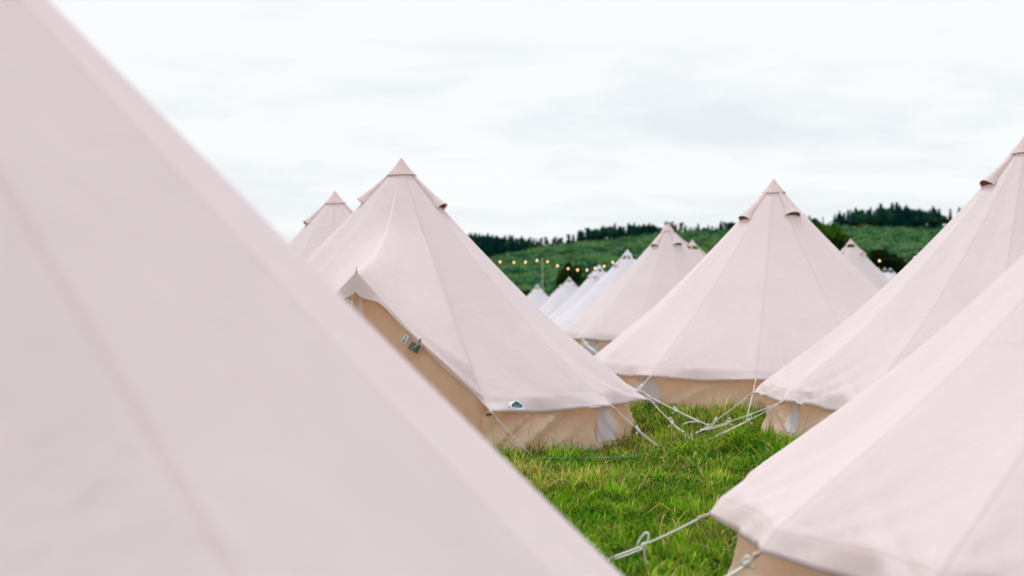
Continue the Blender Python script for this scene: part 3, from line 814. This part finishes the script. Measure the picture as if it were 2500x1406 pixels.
# ------------------------------------------------------------------ grass
def inside(x, y, pad=0.0):
    m = np.zeros(len(x), bool)
    for (a, b, rr) in TENTS[:8]: m |= (x - a) ** 2 + (y - b) ** 2 < (rr + pad) ** 2
    return m
def vnoise(x, y, s, seed):
    r = np.random.default_rng(seed); G = r.random((64, 64))
    u = x * s; v = y * s; i = np.floor(u).astype(int); j = np.floor(v).astype(int); fu = u - i; fv = v - j
    fu = fu * fu * (3 - 2 * fu); fv = fv * fv * (3 - 2 * fv)
    g = lambda a, b: G[a % 64, b % 64]
    return (g(i, j) * (1 - fu) + g(i + 1, j) * fu) * (1 - fv) + (g(i, j + 1) * (1 - fu) + g(i + 1, j + 1) * fu) * fv
def blades(n, x0, x1, y0, y1, hmin, hmax, wid, seed, pad=0.0, dry=False):
    r = np.random.default_rng(seed)
    x = r.uniform(x0, x1, n); y = r.uniform(y0, y1, n)
    # clump
    cxn = vnoise(x, y, 3.3, 1); cyn = vnoise(x, y, 3.3, 2)
    x = x + (cxn - .5) * .28; y = y + (cyn - .5) * .28
    k = ~inside(x, y, pad); x = x[k]; y = y[k]; n = len(x)
    z = gz_np(x, y) - .01
    A = vnoise(x, y, 1.3, 3); B = vnoise(x, y, 5.0, 4); Dn = vnoise(x, y, .8, 5); E = vnoise(x, y, 9.0, 6)
    h = .88 * (hmin + (hmax - hmin) * r.random(n) ** 1.5) * (.30 + 1.15 * B) * (.7 + .6 * A)
    lean = r.uniform(.15, 1.5, n) * (.5 + 1.1 * (1 - B)); th = r.uniform(0, 2 * pi, n) * .8 + 6.0 * vnoise(x, y, 2.2, 7)
    dx = np.cos(th) * lean * h; dy = np.sin(th) * lean * h
    px, py = -np.sin(th + r.normal(0, .6, n)), np.cos(th)
    wv = wid * r.uniform(.6, 1.35, n)
    def P(f, g, wf, s):
        return np.stack([x + dx * g + px * wv * wf * s, y + dy * g + py * wv * wf * s, z + h * f * (1 - .25 * lean * g)], 1)
    V = np.stack([P(0, 0, 1, -1), P(0, 0, 1, 1), P(.5, .28, .85, 1), P(.5, .28, .85, -1), P(.85, .68, .55, 1), P(.85, .68, .55, -1), P(1.0, 1.1, 0.05, 0)], 1)
    if dry: h = h * .35; z = z + .05; dx = np.cos(th) * .26; dy = np.sin(th) * .26; lean = lean * 0 + .2
    straw = (r.random(n) < .85 * (A > .42)) if dry else (r.random(n) < .08 + .55 * np.clip(Dn * 1.8 - 1.0, 0, 1) + .5 * np.clip(A - .62, 0, 1))
    h = np.where(A > .66, h * .6, h)
    g1 = np.array([.200, .430, .020]); g2 = np.array([.060, .210, .012]); g3 = np.array([.42, .50, .08])
    t = np.clip(.45 * B + .55 * r.random(n), 0, 1)[:, None]; s3 = (r.random(n) < .22)[:, None]
    col = g2 * (1 - t) + g1 * t; col = np.where(s3, g3, col)
    col = np.where(straw[:, None], np.array([.72, .56, .25]) * r.uniform(.6, 1.15, (n, 1)), col)
    col = .86 * col * (.36 + 1.0 * E)[:, None] * r.uniform(.55, 1.4, (n, 1)) * (.7 + .6 * B)[:, None]  # shade of the hollows between tufts put into the blade colour
    return V, col
parts_ = [blades(150000, -.9, 3.9, 6.2, 12, .04, .22, .0044, 1), blades(130000, -1.8, 6.4, 12, 18.5, .05, .22, .0050, 2, -.05),
          blades(50000, -7, 9, 4.5, 19, .05, .20, .0042, 3), blades(36000, -5, 12, 18.5, 42, .07, .22, .008, 4),
          blades(4500, -1.2, 4.6, 8.5, 18, .22, .42, .0022, 6, -.02), blades(14000, -1.2, 4.6, 6.5, 18, .10, .22, .0040, 8, 0, True)]
V = np.concatenate([p[0] for p in parts_]); col = np.concatenate([p[1] for p in parts_]); n = len(V)
me = bpy.data.meshes.new('grass')
me.vertices.add(7 * n); me.vertices.foreach_set('co', V.reshape(-1).astype(np.float32))
q = np.arange(n, dtype=np.int32)[:, None] * 7
loops = np.concatenate([q + np.array([[0, 1, 2, 3]]), q + np.array([[3, 2, 4, 5]]), q + np.array([[5, 4, 6]])], 1).astype(np.int32)
me.loops.add(11 * n); me.loops.foreach_set('vertex_index', loops.ravel())
ls = (np.arange(n, dtype=np.int32)[:, None] * 11 + np.array([[0, 4, 8]], dtype=np.int32)).ravel()
me.polygons.add(3 * n); me.polygons.foreach_set('loop_start', ls.astype(np.int32)); me.update(calc_edges=True)
ca = me.color_attributes.new('col', 'FLOAT_COLOR', 'POINT'); cc = np.ones((7 * n, 4), np.float32); cc[:, :3] = np.repeat(col, 7, 0); ca.data.foreach_set('color', cc.ravel())
me.materials.append(M['blade']); o = bpy.data.objects.new('grass', me); C.objects.link(o)
tag(o, 'long tufted green meadow grass with straw coloured blades', 'grass', None, 'stuff')

# low broad weeds between the blades, in patches
r = np.random.default_rng(41); P, Cc = [], []
for k in range(420):
    x0, y0 = r.uniform(-1.2, 4.6), r.uniform(6.3, 17.5)
    if inside(np.array([x0]), np.array([y0]), .05)[0]: continue
    m = int(r.integers(14, 46)); q = r.normal(0, r.uniform(.04, .13), (m, 2)); zz_ = gz(x0, y0)
    P.append(np.column_stack([x0 + q[:, 0], y0 + q[:, 1], zz_ + r.uniform(.01, .10, m)]))
    Cc.append(np.array([.045, .17, .018]) * r.uniform(.6, 1.5, (m, 1)) * r.uniform(.7, 1.3))
me = leaf_mesh('clover', np.concatenate(P), .020, np.concatenate(Cc), M['blade'], seed=8)
o = bpy.data.objects.new('clover', me); C.objects.link(o); tag(o, 'low clover and weeds scattered through the grass', 'weeds', None, 'stuff')
# ------------------------------------------------------------------ sky and sun
SUN_AZ, SUN_EL = radians(-28), radians(63)      # azimuth from straight ahead, behind the tents
w = bpy.data.worlds.new('World'); scene.world = w; w.use_nodes = True; t = w.node_tree; t.nodes.clear(); L = t.links.new
out = t.nodes.new('ShaderNodeOutputWorld'); bg = t.nodes.new('ShaderNodeBackground'); bg.inputs[1].default_value = .10
sky = t.nodes.new('ShaderNodeTexSky'); sky.sky_type = 'NISHITA'; sky.sun_disc = False; sky.sun_elevation = SUN_EL; sky.sun_rotation = SUN_AZ
tc = N(t, 'TexCoord').outputs['Generated']
sx = N(t, 'SeparateXYZ'); L(tc, sx.inputs[0])
zz = mathn(t, 'ADD', mathn(t, 'MAXIMUM', sx.outputs[2], 0.0), .20)
cb = N(t, 'CombineXYZ'); L(mathn(t, 'DIVIDE', sx.outputs[0], zz), cb.inputs[0]); L(mathn(t, 'DIVIDE', sx.outputs[1], zz), cb.inputs[1])
mp = N(t, 'Mapping'); L(cb.outputs[0], mp.inputs[0]); mp.inputs['Scale'].default_value = (1.15, 1.5, 1); mp.inputs['Location'].default_value = (3.1, 1.7, 0)
n1 = N(t, 'TexNoise', i_Scale=.85, i_Detail=6.0, i_Roughness=.50); n1.inputs['Distortion'].default_value = .5; L(mp.outputs[0], n1.inputs[0])
n2 = N(t, 'TexNoise', i_Scale=3.2, i_Detail=7.0, i_Roughness=.55); n2.inputs['Distortion'].default_value = .3; L(mp.outputs[0], n2.inputs[0])
nm = mathn(t, 'ADD', mathn(t, 'MULTIPLY', n1.outputs[0], .68), mathn(t, 'MULTIPLY', n2.outputs[0], .32))
r1 = N(t, 'ValToRGB'); L(nm, r1.inputs[0]); e = r1.color_ramp.elements
e[0].position = .40; e[0].color = rgb((7.1, 7.55, 7.85)); e[1].position = .54; e[1].color = rgb((8.35, 8.5, 8.6))
hz = mathn(t, 'MULTIPLY', mathn(t, 'SUBTRACT', 1.0, mathn(t, 'MULTIPLY', sx.outputs[2], 14.0), True), .25)
skc = mixc(t, hz, r1.outputs[0], (6.0, 7.2, 7.8))
mixed = mixc(t, .95, sky.outputs[0], skc)
L(mixed, bg.inputs[0]); L(bg.outputs[0], out.inputs[0])
sd = bpy.data.lights.new('sun', 'SUN'); so = bpy.data.objects.new('sun', sd); C.objects.link(so)
sd.energy = 2.1; sd.angle = radians(25); sd.color = (1, .95, .88)
dirv = Vector((sin(SUN_AZ) * cos(SUN_EL), cos(SUN_AZ) * cos(SUN_EL), sin(SUN_EL)))
so.rotation_euler = dirv.to_track_quat('Z', 'Y').to_euler()

scene.view_settings.view_transform = 'Standard'; scene.view_settings.look = 'None'
scene.view_settings.exposure = 0.23; scene.view_settings.gamma = 1
scene.cycles.use_denoising = True
try: scene.cycles.denoiser = 'OPENIMAGEDENOISE'
except Exception: pass
scene.cycles.max_bounces = 12; scene.cycles.diffuse_bounces = 8; scene.cycles.transparent_max_bounces = 8
